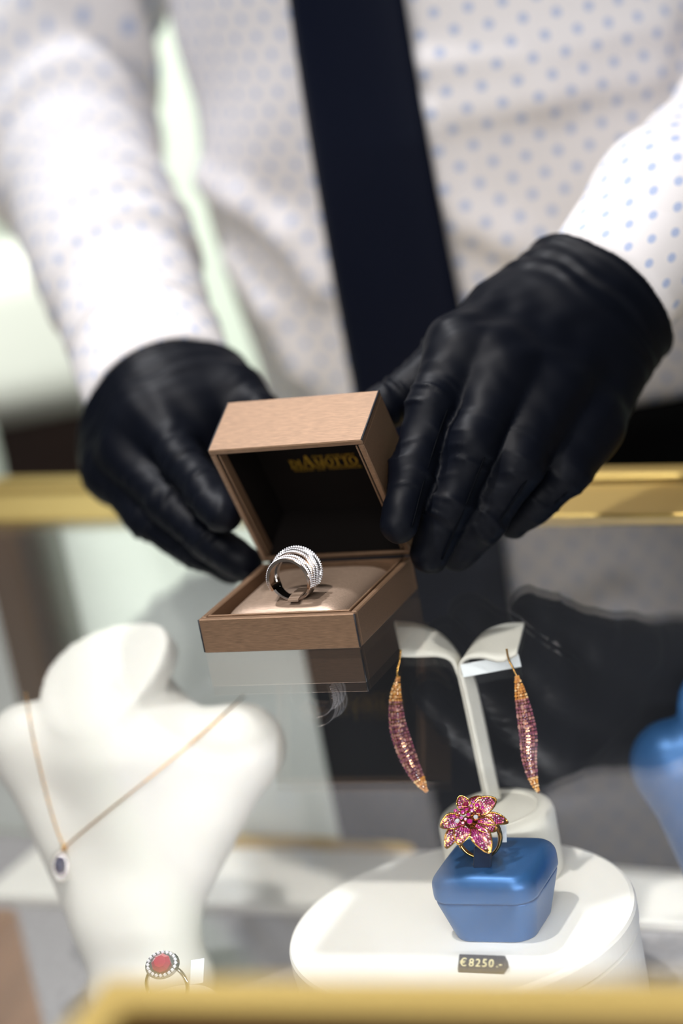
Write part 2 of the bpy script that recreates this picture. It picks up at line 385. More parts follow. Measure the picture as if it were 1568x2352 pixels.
def piping(pts, r, name, par): return MB().add(*tube_vf(pts, r, 6)).build(name, M_EDGE, par, True)
for u, v in ((0.25, 0.25), (BW-0.25, 0.25), (BW-0.25, BD-0.25)): piping([B(u, v, 0.6), B(u, v, BH*0.5), B(u, v, BH-0.2)], 0.5, 'edge_piping', base)
lip = MB()
for o, a, la in ((B(T+0.5, T+0.5, 3), W_, BW-2*T-1), (B(T+0.5, BD-T-1.5, 3), W_, BW-2*T-1)): lip.add(*box_vf(o, a*la, D_*1.0, Z_*(BH-2.4), 0.3))
for u in (T+0.5, BW-T-1.5): lip.add(*box_vf(B(u, T+1.5, 3), W_*1.0, D_*(BD-2*T-3), Z_*(BH-2.4), 0.3))
lip.build('inner_lip', M_BRONZE, bx)
# domed cushion
n = 40; u = np.linspace(-1, 1, n); U, VV = np.meshgrid(u, u, indexing='ij')
hu, hv = (BW-2*T-10)/2, (BD-2*T-5)/2
prof = ((1-np.abs(U)**7)*(1-np.abs(VV)**9))**0.55
ZZ = 9.0+8.2*prof+1.6*(1-U**2)*(1-VV**2)
cv = [B(BW/2-0.3+hu*U[i, j]*(1-0.02*(1-prof[i, j])), BD/2-0.4+hv*VV[i, j], ZZ[i, j]) for i in range(n) for j in range(n)]
cf = [(i*n+j, (i+1)*n+j, (i+1)*n+j+1, i*n+j+1) for i in range(n-1) for j in range(n-1)]
mesh_obj('cushion', cv, cf, M_BRONZE_TOP, bx, True)
# lid
HG = B(0, BD, BH+0.25); Lv = -math.cos(PHI)*D_+math.sin(PHI)*Z_; Nv = math.sin(PHI)*D_+math.cos(PHI)*Z_
def LP(u, l, n): return HG+u*W_+l*Lv+n*Nv
lid = tray(LP(0, 0, LH), W_, Lv, -Nv, BW, BD, LH, T).build('lid', M_BRONZE, bx)
piping([LP(BW-0.2, BD-0.2, 0.4), LP(BW-0.2, BD-0.2, LH/2), LP(BW-0.2, BD-0.2, LH-0.3)], 0.55, 'edge_piping', lid)
piping([LP(0.2, BD-0.2, 0.4), LP(0.2, BD-0.2, LH/2), LP(0.2, BD-0.2, LH-0.3)], 0.5, 'edge_piping', lid)
ln = MB()
ln.add(*box_vf(LP(T, T, LH-2.6), W_*(BW-2*T), Lv*(BD-2*T), -Nv*0.4))
for o, a, la, b in ((LP(T, T, 1.2), W_, BW-2*T, Lv*0.8), (LP(T, BD-T-0.8, 1.2), W_, BW-2*T, Lv*0.8), (LP(T, T, 1.2), Lv, BD-2*T, W_*0.8), (LP(BW-T-0.8, T, 1.2), Lv, BD-2*T, W_*0.8)): ln.add(*box_vf(o, a*la, b, Nv*(LH-4)))
lining = ln.build('lid_lining', M_LINING, bx)
frm = MB()
for o, a, la, b in ((LP(T+0.9, T+0.9, 0.6), Lv, BD-2*T-1.8, W_*0.8), (LP(BW-T-1.7, T+0.9, 0.6), Lv, BD-2*T-1.8, W_*0.8)): MB().add(*box_vf(o, a*la, b, Nv*6, 0.25)).build('lid_inner_lip', M_BRONZE, bx)
MB().add(*box_vf(B(4, BD-2.2, BH-0.2), W_*(BW-8), D_*2.2, Z_*1.2, 0.3)).build('hinge', M_EDGE, bx)

# ---- foil lettering on the lid lining
def text_vf(txt, size, depth=0.05):
    cu = bpy.data.curves.new('t', 'FONT'); cu.body = txt; cu.size = size; cu.extrude = depth; cu.align_x = 'CENTER'; cu.resolution_u = 3
    o = bpy.data.objects.new('t', cu); COL.objects.link(o); bpy.context.view_layer.update()
    me = bpy.data.meshes.new_from_object(o.evaluated_get(bpy.context.evaluated_depsgraph_get()))
    v = np.array([x.co[:] for x in me.vertices]); f = [tuple(p.vertices) for p in me.polygons]
    bpy.data.objects.remove(o); bpy.data.curves.remove(cu); bpy.data.meshes.remove(me); return v, f
def quad2(p): return [tuple(x) for x in p]
def serif_glyph(c, h):
    """capital letter with thick and thin strokes and serifs as flat polygons, origin at baseline left; returns polys, advance"""
    tk, th, sf = 0.17*h, 0.075*h, 0.05*h
    def R(x0, y0, x1, y1): return [(x0, y0), (x1, y0), (x1, y1), (x0, y1)]
    def ring(cx, cy, rx, ry, a0=0, a1=360, thick=tk, thin=th):
        P = []; m = 20
        for i in range(m):
            q = []
            for a, inner in ((a0+(a1-a0)*i/m, 0), (a0+(a1-a0)*(i+1)/m, 0), (a0+(a1-a0)*(i+1)/m, 1), (a0+(a1-a0)*i/m, 1)):
                ra = math.radians(a); q.append((cx+(rx-inner*thick)*math.cos(ra), cy+(ry-inner*thin)*math.sin(ra)))
            P.append(q)
        return P
    if c == 'I': w = 0.36*h; return [R(w/2-tk/2, 0, w/2+tk/2, h), R(0.02*h, 0, w-0.02*h, sf), R(0.02*h, h-sf, w-0.02*h, h)], w
    if c == 'T': w = 0.72*h; return [R(w/2-tk/2, 0, w/2+tk/2, h), R(w/2-0.2*h, 0, w/2+0.2*h, sf), R(0.03*h, h-th, w-0.03*h, h), R(0.03*h, h-0.26*h, 0.03*h+sf, h), R(w-0.03*h-sf, h-0.26*h, w-0.03*h, h)], w
    if c == 'O': w = 0.86*h; return ring(w/2, h/2, w/2-0.02*h, h/2+0.02*h), w
    if c == 'D': w = 0.80*h; return [R(0.1*h, 0, 0.1*h+tk, h), R(0, 0, 0.35*h, sf), R(0, h-sf, 0.35*h, h)]+ring(0.3*h, h/2, w-0.32*h, h/2, -90, 90), w
    if c == 'A': w = 0.84*h; return [[(0.06*h, 0), (0.06*h+th, 0), (w/2+th/2, h), (w/2-th/2, h)], [(w-0.06*h-tk, 0), (w-0.06*h, 0), (w/2+tk*0.45, h), (w/2-tk*0.55, h)], R(0.22*h, 0.3*h, w-0.24*h, 0.3*h+th), R(0, 0, 0.24*h, sf), R(w-0.32*h, 0, w+0.02*h, sf)], w
    if c == 'M': w = 0.98*h; return [R(0.1*h, 0, 0.1*h+th, h), R(w-0.1*h-tk, 0, w-0.1*h, h), [(0.1*h, h), (0.1*h+tk, h), (w/2+th*0.6, 0.05*h), (w/2-th*0.8, 0.05*h)], [(w-0.1*h-th, h), (w-0.1*h, h), (w/2+th*0.5, 0.05*h), (w/2-th*0.5, 0.05*h)], R(0, 0, 0.26*h, sf), R(w-0.36*h, 0, w, sf), R(0, h-sf, 0.2*h, h), R(w-0.2*h, h-sf, w, h)], w
def logo():
    m = MB(); o0 = LP(18.6, 30.4, LH-3.15)            # on the lining, facing out of the lid
    def put(polys):
        for P in polys: m.add([o0+x*W_+y*Lv+z*(-Nv) for z in (0, 0.08) for x, y in P], [tuple(range(len(P)))[::-1], tuple(range(len(P), 2*len(P)))]+[(i, (i+1) % len(P), len(P)+(i+1) % len(P), len(P)+i) for i in range(len(P))])
    x = 0
    for c in 'DIAMOTTO':
        h = 7.6 if c == 'A' else 5.2
        P, adv = serif_glyph(c, h); put([[(x+a, b+2.4) for a, b in q] for q in P]); x += adv+0.22
    tot = x; put([[(0.2, 1.75), (tot, 1.75), (tot, 2.0), (0.2, 2.0)]])
    for txt, xc, yb, sz in (('FINE  JEWELLERY', tot*0.67, 8.3, 1.75), ('PALMA  DE  MALLORCA', tot*0.52, 0.0, 1.9)):
        v, f = text_vf(txt, sz, 0.03); sx = 1.0
        wd = v[:, 0].max()-v[:, 0].min(); tgt = tot*0.62 if 'FINE' in txt else tot*0.98; sx = tgt/wd
        m.add(o0+(xc+v[:, 0:1]*sx)*W_+(yb+v[:, 1:2])*Lv-v[:, 2:3]*Nv, f)
    o = m.build('lettering', M_LOGO, lining); o['label'] = 'gold foil lettering on dark lining'; return tot
LOGO_W = logo()

# ================================================================== DIAMOND RING IN THE BOX
def octa(c, r, ax):
    ax = nrm(ax); e = np.cross(ax, [0.3, 0.8, 0.51]); e = nrm(e); g = np.cross(ax, e)
    return [c+e*r, c+g*r, c-e*r, c-g*r, c+ax*r*0.8+e*r*.4, c+ax*r*0.8+g*r*.4, c+ax*r*0.8-e*r*.4, c+ax*r*0.8-g*r*.4, c-ax*r*0.7], \
        [(4, 5, 6, 7), (0, 1, 5, 4), (1, 2, 6, 5), (2, 3, 7, 6), (3, 0, 4, 7), (1, 0, 8), (2, 1, 8), (3, 2, 8), (0, 3, 8)]
RC = B(42.0, 20.5, 27.6); RX, RZ, RA_ = W_, nrm(Z_*0.99+D_*0.12), nrm(-D_*0.99+Z_*0.12); RR = 9.9
dr = thing('diamond_ring', RC-Z_*10, 'white gold ring of crossing diamond-set bands on the bronze cushion', 'ring')
def rp(th, a, r): return RC+RA_*a+r*(math.sin(th)*RX+math.cos(th)*RZ)
def strip_ring(afun, rfun, t0, t1, wid, thk, n=72):
    ths = np.linspace(t0, t1, n); m = MB(); v = []; f = []
    for t in ths:
        a, r = afun(t), rfun(t); hw = wid(t)/2
        v += [rp(t, a-hw, r-thk/2), rp(t, a+hw, r-thk/2), rp(t, a+hw, r+thk*0.25), rp(t, a+hw*0.8, r+thk/2), rp(t, a-hw*0.8, r+thk/2), rp(t, a-hw, r+thk*0.25)]
    for i in range(n-1):
        for j in range(6): f.append((i*6+j, i*6+(j+1) % 6, (i+1)*6+(j+1) % 6, (i+1)*6+j))
    f.append(tuple(range(6))); f.append(tuple((n-1)*6+j for j in range(6))[::-1]); return v, f
def interp3(l, t, r):
    def fn(th):
        x = max(-1, min(1, th/(math.pi/2))); q = l*x*(x-1)/2+t*(1-x*x)+r*x*(x+1)/2
        k = max(0, (abs(th)-math.pi/2)/(math.pi/2)); return q*(1-0.6*min(1, k*1.3))
    return fn
for l, t, r, dr_, m_ in ((5.6, 6.2, 5.0, 0.0, M_WARM), (3.6, 2.8, 2.6, 0.25, M_WARM), (2.4, -1.2, 2.0, 1.3, M_WARM), (0.4, -3.8, -0.6, 2.0, M_SILVER), (-3.4, -5.8, -3.6, 0.9, M_SILVER), (-1.6, -5.0, -5.4, 2.6, M_SILVER)):
    af = interp3(l, t, r); rf = (lambda th, d_=dr_: RR+d_*max(0, math.cos(th*0.75)))
    bd_ = MB().add(*strip_ring(af, rf, -2.05, 2.05, lambda th: 2.6, 1.5)).build('band', m_, dr, False)
    st = MB()
    for row in (-0.55, 0.55):
        for th in np.arange(-1.95, 1.95, 0.088): c_ = rp(th+row*0.04, af(th)+row, rf(th)+0.72); st.add(*octa(c_, 0.52, c_-RC-RA_*((c_-RC)@RA_)))
    s_ = st.build('pave_diamonds', M_DIAM, bd_); s_['kind'] = 'stuff'
MB().add(*strip_ring(lambda t: 0.3, lambda t: RR, 1.75, 2*math.pi-1.75, lambda t: 9.5-4.2*max(0, -math.cos(t))**0.8, 1.4, 60)).build('shank', M_SILVER, dr, False)
# holder strip looping over the bottom of the ring
tabp = catmull([RC+RA_*7.5-RZ*9.6, RC+RA_*6-RZ*8.8, RC+RA_*2-RZ*7.8, RC-RA_*3-RZ*7.2, RC-RA_*8-RZ*7.4, RC-RA_*9.5-RZ*10.5], 6)+RX*1.5
t_, N_, B__ = frames(tabp); v = []
for p_ in tabp: v += [p_-RX*2.6, p_+RX*2.6, p_+RX*2.6+RZ*0.8, p_-RX*2.6+RZ*0.8]
f = [(i*4+j, i*4+(j+1) % 4, (i+1)*4+(j+1) % 4, (i+1)*4+j) for i in range(len(tabp)-1) for j in range(4)]+[(3, 2, 1, 0), tuple((len(tabp)-1)*4+j for j in range(4))]
mesh_obj('ring_tab', v, f, M_BRONZE_TOP, bx)

# ================================================================== ROUND PODIUM, BLUE PEDESTAL, FLOWER RING, PRICE TAG
PZ = -137.0; PC = V(19.3, 1015.3, PZ); PR = 80.7
pod = thing('round_podium', (PC[0], PC[1], FZ), 'round cream podium carrying the blue ring pedestal', 'podium')
MB().add(*lathe_vf(PC, [(PR-1.5, -11.6), (PR, -10.6), (PR, -2.5), (PR-0.8, -0.8), (PR-2.5, 0)], 96)).build('top_disc', M_CREAM, pod, False)
MB().add(*lathe_vf(PC, [(PR-0.6, FZ-PZ+0.1), (PR-0.6, -13.2), (PR-1.6, -12.4), (PR-2.5, -12.2)], 96)).build('drum', M_CREAM, pod, False)

PB = atz(1158, 2122, PZ)
ped = thing('ring_pedestal', PB, 'blue satin ring pedestal with domed lid on the round podium', 'ring stand')
def loc_(P): q = P-PB.astype(np.float32); return q@W_.astype(np.float32), q@D_.astype(np.float32), q[..., 2]
def rbox2(u, v, hu, hv, r): a = np.abs(u)-(hu-r); b = np.abs(v)-(hv-r); return np.sqrt(np.maximum(a, 0)**2+np.maximum(b, 0)**2)+np.minimum(np.maximum(a, b), 0)-r
def ped_body(P):
    u, v, z = loc_(P); k = np.clip(z/21, 0, 1); d = rbox2(u, v, 19.0+5.2*k, 18.0+5.2*k, 9.0); d2 = np.maximum(-z, z-21.2)
    return np.maximum(d, d2+0.0)+0.0
def ped_lid(P):
    u, v, z = loc_(P); d = rbox2(u, v, 24.8, 23.8, 10.0); zz = z-27.5; hz = 6.3; r = 5.8
    top = hz+0.6-0.0012*(u*u+v*v)
    a = d+r; b = np.where(zz > 0, zz-top+r, -zz-hz+1.2); rr = np.where(zz > 0, r, 1.2); a = d+rr
    return np.sqrt(np.maximum(a, 0)**2+np.maximum(b, 0)**2)+np.minimum(np.maximum(a, b), 0)-rr
sdf_obj('body', ped_body, PB+V(-40, -40, -2), PB+V(40, 40, 26), 0.8, M_BLUE, ped, relax=3)
sdf_obj('domed_lid', ped_lid, PB+V(-40, -40, 18), PB+V(40, 40, 40), 0.8, M_BLUE, ped, relax=3)
PT = PB+Z_*34.2
# flower ring
FC = at(1080, 1884, 1081); NF = nrm(-FW*0.80+UPV*0.60)
def onp(x, y, back=0.0):
    r = ray(x, y); t = ((FC-NF*back-CP)@NF)/(r@NF); return CP+r*t
SRC = at(1100, 1921, 1086); SR = 9.8
fr = thing('flower_ring', SRC-Z_*10, 'gold flower cocktail ring with pink pave petals on the blue pedestal', 'ring')
sx_, sz_ = nrm(W_*0.97+D_*0.1), nrm(Z_*0.97+D_*0.12+W_*-0.05); sx_ = nrm(sx_-sz_*(sx_@sz_)); sa_ = np.cross(sx_, sz_)
th = np.linspace(0, 2*math.pi, 72, endpoint=False)
for off in (-1.0, 1.0):
    pts = np.array([SRC+SR*(math.sin(t)*sx_+math.cos(t)*sz_)+sa_*off*(0.55+0.75*max(0, math.cos(t))) for t in th])
    MB().add(*tube_vf(pts, 0.95+0.25*np.cos(th), 8, closed=True, up=sz_)).build('shank', M_YGOLD, fr, True)
MB().add(*tube_vf(catmull([SRC+SR*sz_*0.8, FC-NF*4.5, FC-NF*1.0], 5), [2.4]*5+[2.0]*5+[3.4], 12)).build('setting', M_YGOLD, fr, True)
PINKS = ['e7a3cf', 'd878bb', 'c24fa0', 'b13a8c', 'eebfdc', 'a5308f', 'd45aa8', 'c98fd0', 'f3d6ea', '9c2573']
def stones_obj(name, lst, parent):
    m = MB(); cols = []
    for c, r, ax, colr in lst: v, f = octa(c, r, ax); m.add(v, f); cols += [lin(colr)]*len(v)
    o = m.build(name, M_STONES, parent); a = o.data.color_attributes.new('stone_colour', 'FLOAT_COLOR', 'POINT')
    a.data.foreach_set('color', np.array(cols, np.float32).ravel()); o['kind'] = 'stuff'; return o
def petal(tip, base, wid, curl=1.0, back=2.0, lift=2.0, dense=0.95):
    a = onp(*base, 1.2); b = onp(*tip, back); L = np.linalg.norm(b-a); e = (b-a)/L; s_ax = nrm(np.cross(NF, e)); nn = np.cross(e, s_ax)
    if nn@NF < 0: nn = -nn
    ns, nt = 15, 9
    def surf(s, t, h=0.0):
        w = wid*1.18*(math.sin(math.pi*min(1, s*0.86+0.10))**0.8)*(1 if s < 0.97 else 0.6)
        c = a+e*L*s+nn*(lift*math.sin(math.pi*s)*0.8-curl*max(0, s-0.75)**2*16)
        return c+s_ax*t*w/2+nn*(0.16*w*t*t*(1-0.3*s)+h)
    v = []
    for h in (0.0, -0.55):
        for s in np.linspace(0, 1, ns):
            for t in np.linspace(-1, 1, nt): v.append(surf(s, t, h))
    f = []; o2 = ns*nt
    for i in range(ns-1):
        for j in range(nt-1):
            q = (i*nt+j, (i+1)*nt+j, (i+1)*nt+j+1, i*nt+j+1); f.append(q); f.append(tuple(x+o2 for x in q[::-1]))
    bd = [i*nt for i in range(ns)]+[(ns-1)*nt+j for j in range(1, nt)]+[i*nt+nt-1 for i in range(ns-2, -1, -1)]+[j for j in range(nt-2, 0, -1)]
    for i in range(len(bd)): p, q = bd[i], bd[(i+1) % len(bd)]; f.append((p, p+o2, q+o2, q))
    o = mesh_obj('petal', v, f, M_YGOLD, fr, True)
    edge = np.array([surf(s, -1, 0.05) for s in np.linspace(0.02, 1, 16)]+[surf(s, 1, 0.05) for s in np.linspace(1, 0.02, 16)])
    MB().add(*tube_vf(edge, 0.36, 6)).build('rim', M_YGOLD, o, True)
    st = []; r_ = random.Random(int(tip[0]*7+tip[1])); k = 0
    for s in np.arange(0.10, 0.90, dense/L):
        w = wid*1.18*(math.sin(math.pi*min(1, s*0.86+0.10))**0.8); m = max(1, int((w-1.0)/dense)); 
        for j in range(m):
            t = ((j+0.5)/m*2-1)*(1-0.9/w); c = surf(s+r_.uniform(-.1, .1)*dense/L, t+(0.3/w if k % 2 else -0.3/w), 0.12)
            st.append((c, dense*0.52, nn+s_ax*r_.uniform(-.35, .35)+e*r_.uniform(-.35, .35), (PINKS[r_.choice([2, 3, 5, 9, 9, 6])] if s < 0.3 else r_.choice(PINKS))))
        k += 1
    stones_obj('pave_stones', st, o)
for tip, base, wid, curl, back, lift in (((1056, 1829), (1072, 1868), 5.2, -0.3, -1, 1.0), ((1138, 1835), (1086, 1872), 7.4, 0.1, 0, 1.0), ((1104, 1831), (1082, 1866), 6.2, -0.3, 2, 0.6),
        ((1166, 1887), (1094, 1886), 5.4, 0.9, 2, 2.2), ((1139, 1907), (1092, 1892), 6.6, 0.3, 0.5, 1.6), ((1124, 1958), (1088, 1900), 7.4, 0.4, 0, 1.8), ((1052, 1939), (1070, 1900), 6.4, 0.3, 0, 1.8),
        ((1024, 1947), (1056, 1898), 5.2, 0.5, 2, 1.8), ((1011, 1898), (1062, 1886), 6.8, 0.3, 0, 1.6)):
    petal(tip, base, wid, curl, back, lift)
def gem_vf(c, r, ax, seg=10):
    ax = nrm(ax); e = nrm(np.cross(ax, [0.2, 0.5, 0.84])); g = np.cross(ax, e)
    return lathe_vf(c, [(0.15*r, -0.75*r), (r, 0), (r, 0.12*r), (0.62*r, 0.48*r)], seg, ax, e, g)
M_RUBY = pbr('ruby', '8a0a3a', 0.05, 0.25, coat=1.0); M_MAG = pbr('magenta_sapphire', 'b81c86', 0.05, 0.25, coat=1.0); M_PINK = pbr('pink_sapphire', 'c860ae', 0.06, 0.25, coat=1.0)
M_DMD = pbr('diamond', 'eef0f6', 0.03, 0.5, coat=1.0)
for gx, gy, gr, gm in ((540, 290, 58, M_RUBY), (435, 345, 34, M_PINK), (355, 402, 38, M_MAG), (415, 440, 40, M_RUBY), (490, 432, 42, M_MAG), (325, 520, 38, M_MAG), (465, 535, 38, M_PINK), (590, 480, 44, M_MAG), (655, 400, 42, M_PINK),
        (745, 310, 48, M_MAG), (775, 415, 58, M_RUBY), (725, 520, 50, M_DMD), (615, 600, 56, M_MAG), (490, 635, 46, M_RUBY), (390, 590, 52, M_DMD), (645, 320, 38, M_PINK), (845, 350, 40, M_MAG), (560, 385, 36, M_MAG), (680, 250, 34, M_PINK), (540, 560, 32, M_PINK)):
    x, y = 1000+gx/7.84, 1810+gy/7.84; hgt = 2.6-((x-1073)**2+(y-1868)**2)/900.0*1.6
    c = onp(x, y, -hgt); r = gr/7.84*0.194*0.9
    g_ = MB().add(*gem_vf(c, r, NF+0.2*nrm(c-FC))).build('gemstone', gm, fr)
    MB().add(*lathe_vf(c-nrm(NF)*r*0.5, [(r*1.06, -r*0.9), (r*1.06, 0.35*r), (r*0.9, 0.4*r)], 10, NF, nrm(np.cross(NF, [0, 0, 1])), nrm(np.cross(NF, np.cross(NF, [0, 0, 1]))))).build('claw_setting', M_ROSE, g_)
# clip strip of the pedestal holding the shank
cb = onp(1105, 1996); clip_top = SRC-SR*sz_*0.62
cp0 = at(1105, 1995, 1077); 
MB().add(*box_vf(cp0-W_*4.2-Z_*0.3, W_*8.4+D_*0.4, D_*2.0, Z_*9.3+D_*3.0+W_*1.0, 0.6)).build('ring_clip', M_DBLUE, ped)
tg = MB().add(*box_vf(at(1143, 1935, 1096), W_*4.2, D_*0.5, Z_*8.5+W_*1.2, 0.1)).build('paper_tag', M_PAPER, None)
tag(tg, 'small white paper tag tied to the flower ring shank', 'tag')
# price tag of plastic tiles
T0 = atz(1052, 2233, PZ); T1 = atz(1157, 2237, PZ); td = nrm((T1-T0)*V(1, 1, 0)); tn = V(-td[1], td[0], 0); TL = np.linalg.norm(T1-T0)
pt = thing('price_tag', (T0+T1)/2, 'charcoal price tag of numbered tiles reading euro 8250 at the podium front', 'price tag')
wds = [0.215, 0.138, 0.138, 0.138, 0.142, 0.195]; xx = 0; sec = [(0, 0), (0, 1.6), (4.2, 6.2), (4.9, 6.2), (6.8, 2.0), (6.6, 0)]
for ch, w_ in zip(('€', '8', '2', '5', '0', '.-'), wds):
    a0 = T0+td*TL*xx+Z_*0.05; ww = TL*w_; xx += w_+0.006
    v = [a0+td*k+tn*p[0]+Z_*p[1] for k in (0, ww) for p in sec]; ns = len(sec)
    f = [tuple(range(ns)), tuple(range(ns, 2*ns))[::-1]]+[(i, ns+i, ns+(i+1) % ns, (i+1) % ns) for i in range(ns)]
    tl = mesh_obj('tile', v, f, M_TAGP, pt)
    gv, gf = text_vf(ch, 4.9, 0.22); e2 = nrm(tn*4.2+Z_*4.6); nn = nrm(np.cross(td, e2)); mid = (gv[:, 0].max()+gv[:, 0].min())/2
    o0 = a0+td*ww/2+tn*0.0+Z_*1.6+e2*1.35+nn*0.1
    gv = o0+(gv[:, 0:1]-mid)*1.05*td+gv[:, 1:2]*e2+gv[:, 2:3]*nn
    mesh_obj('numeral', gv, gf, M_TAGGOLD, tl)

# ================================================================== EARRING STAND AND EARRINGS
EB = atz(1163, 2004, PZ)
es = thing('earring_stand', EB, 'cream leaf-shaped earring stand on a round foot behind the flower ring', 'earring stand')
MB().add(*lathe_vf(EB, [(27.2, 0.05), (27.7, 0.8), (27.7, 28), (26.7, 31), (23.6, 32.8)], 64)).build('foot', M_CREAM2, es, True)
MB().add(*tube_vf([EB+Z_*32.9+V(20*math.cos(a), 20*math.sin(a), 0) for a in np.linspace(0, 2*math.pi, 40, endpoint=False)], 0.5, 6, closed=True)).build('foot_groove', M_CREAM2, es, True)
def ribbon(fe, be, thick, n=10):
    F_ = catmull([at(*p) for p in fe], n); K_ = catmull([at(*p) for p in be], n); m = 6; v = []
    c = [F_+(K_-F_)*k/(m-1) for k in range(m)]; G = np.stack(c, 1); du = np.gradient(G, axis=0); dv = np.gradient(G, axis=1)
    N = np.cross(du, dv); N /= np.linalg.norm(N, axis=2)[..., None]; a = len(F_)
    v = np.concatenate([(G+N*thick/2).reshape(-1, 3), (G-N*thick/2).reshape(-1, 3)]); o = a*m; f = []
    for i in range(a-1):
        for j in range(m-1): q = (i*m+j, (i+1)*m+j, (i+1)*m+j+1, i*m+j+1); f.append(q); f.append(tuple(x+o for x in q[::-1]))
    bd = [i*m for i in range(a)]+[(a-1)*m+j for j in range(1, m)]+[i*m+m-1 for i in range(a-2, -1, -1)]+[j for j in range(m-2, 0, -1)]
    for i in range(len(bd)): p, q = bd[i], bd[(i+1) % len(bd)]; f.append((p, p+o, q+o, q))
    return v, f
MB().add(*ribbon([(1116, 1842, 1142), (1062, 1590, 1130), (1050, 1545, 1128), (1034, 1516, 1126), (1004, 1506, 1125), (960, 1507, 1123), (922, 1506, 1122)],
                 [(1128, 1838, 1148), (1075, 1590, 1136), (1062, 1535, 1136), (1050, 1500, 1137), (1012, 1458, 1146), (960, 1436, 1150), (906, 1430, 1150)], 1.7)).build('leaf_arm', M_CREAM2, es, True)
MB().add(*ribbon([(1120, 1842, 1140), (1066, 1590, 1128), (1055, 1545, 1126), (1064, 1516, 1123), (1102, 1509, 1120), (1150, 1518, 1116), (1186, 1502, 1117)],
                 [(1148, 1834, 1147), (1096, 1585, 1136), (1074, 1535, 1136), (1078, 1496, 1136), (1112, 1455, 1144), (1158, 1436, 1147), (1204, 1433, 1146)], 1.7)).build('leaf_arm', M_CREAM2, es, True)
tg = MB().add(*box_vf(at(1064, 1556, 1124), CX*27+CY*5, FW*0.5, CY*6-CX*1.5, 0.1)).build('paper_tag', M_PAPER, None)
tag(tg, 'small white paper tag hanging under the earring stand leaf', 'tag')
def earring(path, dist, wmax, label, hookp):
    c = catmull([at(x, y, dist) for x, y in path], 14); L = len(c); s = np.linspace(0, 1, L); wd = wmax*np.clip(np.sin(np.pi*np.clip(s*0.9+0.07, 0, 1)), 0, 1)**1.05+0.5
    er = thing('earring', c[0], label, 'earring', 'drop earrings on the stand')
    t = np.gradient(c, axis=0); t /= np.linalg.norm(t, axis=1)[:, None]; sd = np.cross(t, FW); sd /= np.linalg.norm(sd, axis=1)[:, None]; nf = np.cross(sd, t)
    nf[(nf@FW) > 0] *= -1
    v = []; f = []; m = 8
    for i in range(L):
        for a in np.linspace(0, 2*math.pi, m, endpoint=False): v.append(c[i]+sd[i]*math.cos(a)*wd[i]*0.42+nf[i]*math.sin(a)*wd[i]*0.22)
    for i in range(L-1):
        for j in range(m): f.append((i*m+j, i*m+(j+1) % m, (i+1)*m+(j+1) % m, (i+1)*m+j))
    f += [tuple(range(m))[::-1], tuple((L-1)*m+j for j in range(m))]
    mesh_obj('setting', v, f, M_ROSE, er, True)
    MB().add(*tube_vf(catmull([at(x, y, dist) for x, y in hookp], 8), 0.5, 6)).build('hook', M_YGOLD, er, True)
    st = []; r_ = random.Random(int(path[0][0])); ln_ = np.cumsum(np.linalg.norm(np.diff(c, axis=0), axis=1)); tot = ln_[-1]
    for q in np.arange(0.6, tot-0.4, 1.25):
        i = int(np.searchsorted(ln_, q)); sv = q/tot; m = max(1, int(round(wd[i]/1.35)))
        for j in range(m):
            x = ((j+0.5)/m*2-1)*0.95; cc = c[i]+sd[i]*x*wd[i]/2+nf[i]*math.sqrt(max(0, 1-x*x))*wd[i]*0.3
            pal = ['e0a050', 'd99a5a', 'f0c890', 'c98a4a'] if sv < 0.2 or sv > 0.86 else ['a86a70', '8c4f62', '7a4a5c', 'b07a78', '94606e', '6d4458', 'c99a8e']
            st.append((cc, r_.uniform(0.74, 0.92), nf[i]+sd[i]*x*0.8, r_.choice(pal)))
    stones_obj('pave_stones', st, er)
earring([(914, 1556), (908, 1600), (912, 1660), (926, 1710), (946, 1760), (968, 1800), (981, 1820)], 1117, 9.0, 'left drop earring with pink-brown stones hanging from the cream stand', [(920, 1492), (917, 1520), (912, 1540), (914, 1558)])
earring([(1186, 1552), (1194, 1590), (1204, 1640), (1212, 1690), (1214, 1740), (1224, 1790), (1237, 1822)], 1113, 8.6, 'right drop earring with pink-brown stones hanging beside the paper tag', [(1163, 1490), (1168, 1515), (1178, 1535), (1187, 1554)])

# ================================================================== NECKLACE BUSTS
def bust_fn(dx, dy, dd, x0=0.0):
    def A(x, y, d): return at(x+dx, y+dy, d+dd)
    sl, sr = A(70, 1712, 1222), A(555, 1716, 1196); wl, wr = A(238, 2100, 1206), A(372, 2100, 1200); bt = A(345, 2250, 1203)
    nk0, nk1 = A(300, 1720, 1222), A(250, 1570, 1220); ctr = A(240, 1545, 1204); cn = nrm(-FW*0.70+UPV*0.62-RT*0.28)
    c1 = nrm((CX*0.81+CY*0.59)-cn*((CX*0.81+CY*0.59)@cn)); c2 = np.cross(cn, c1)
    pl = [A(66, 1712, 1222), A(180, 1850, 1208), A(290, 2080, 1204)]; mid = A(300, 1760, 1212)
    def fn(P):
        d = cone(P, sl, sr, 19, 19); d = smin(d, cone(P, sl, wl, 19, 16), 12); d = smin(d, cone(P, sr, wr, 19, 16), 12)
        d = smin(d, cone(P, mid, (wl+wr)/2, 36, 22), 20); d = smin(d, cone(P, (wl+wr)/2, bt, 22, 32), 16)
        q = P-ctr.astype(np.float32); a, b, c = q@c1.astype(np.float32), q@c2.astype(np.float32), q@cn.astype(np.float32)
        d = smin(d, np.maximum(cone(P, nk0, nk1, 37, 29), c+4), 14)
        cap_ = (np.sqrt((a/37)**2+(b/(30-0.2*a))**2)-1)*24; d = smin(d, np.maximum(cap_, np.abs(c+7)-7), 2.5)
        return np.maximum(d, FZ+0.2-P[..., 2])
    return fn, (sl+sr)/2, bt
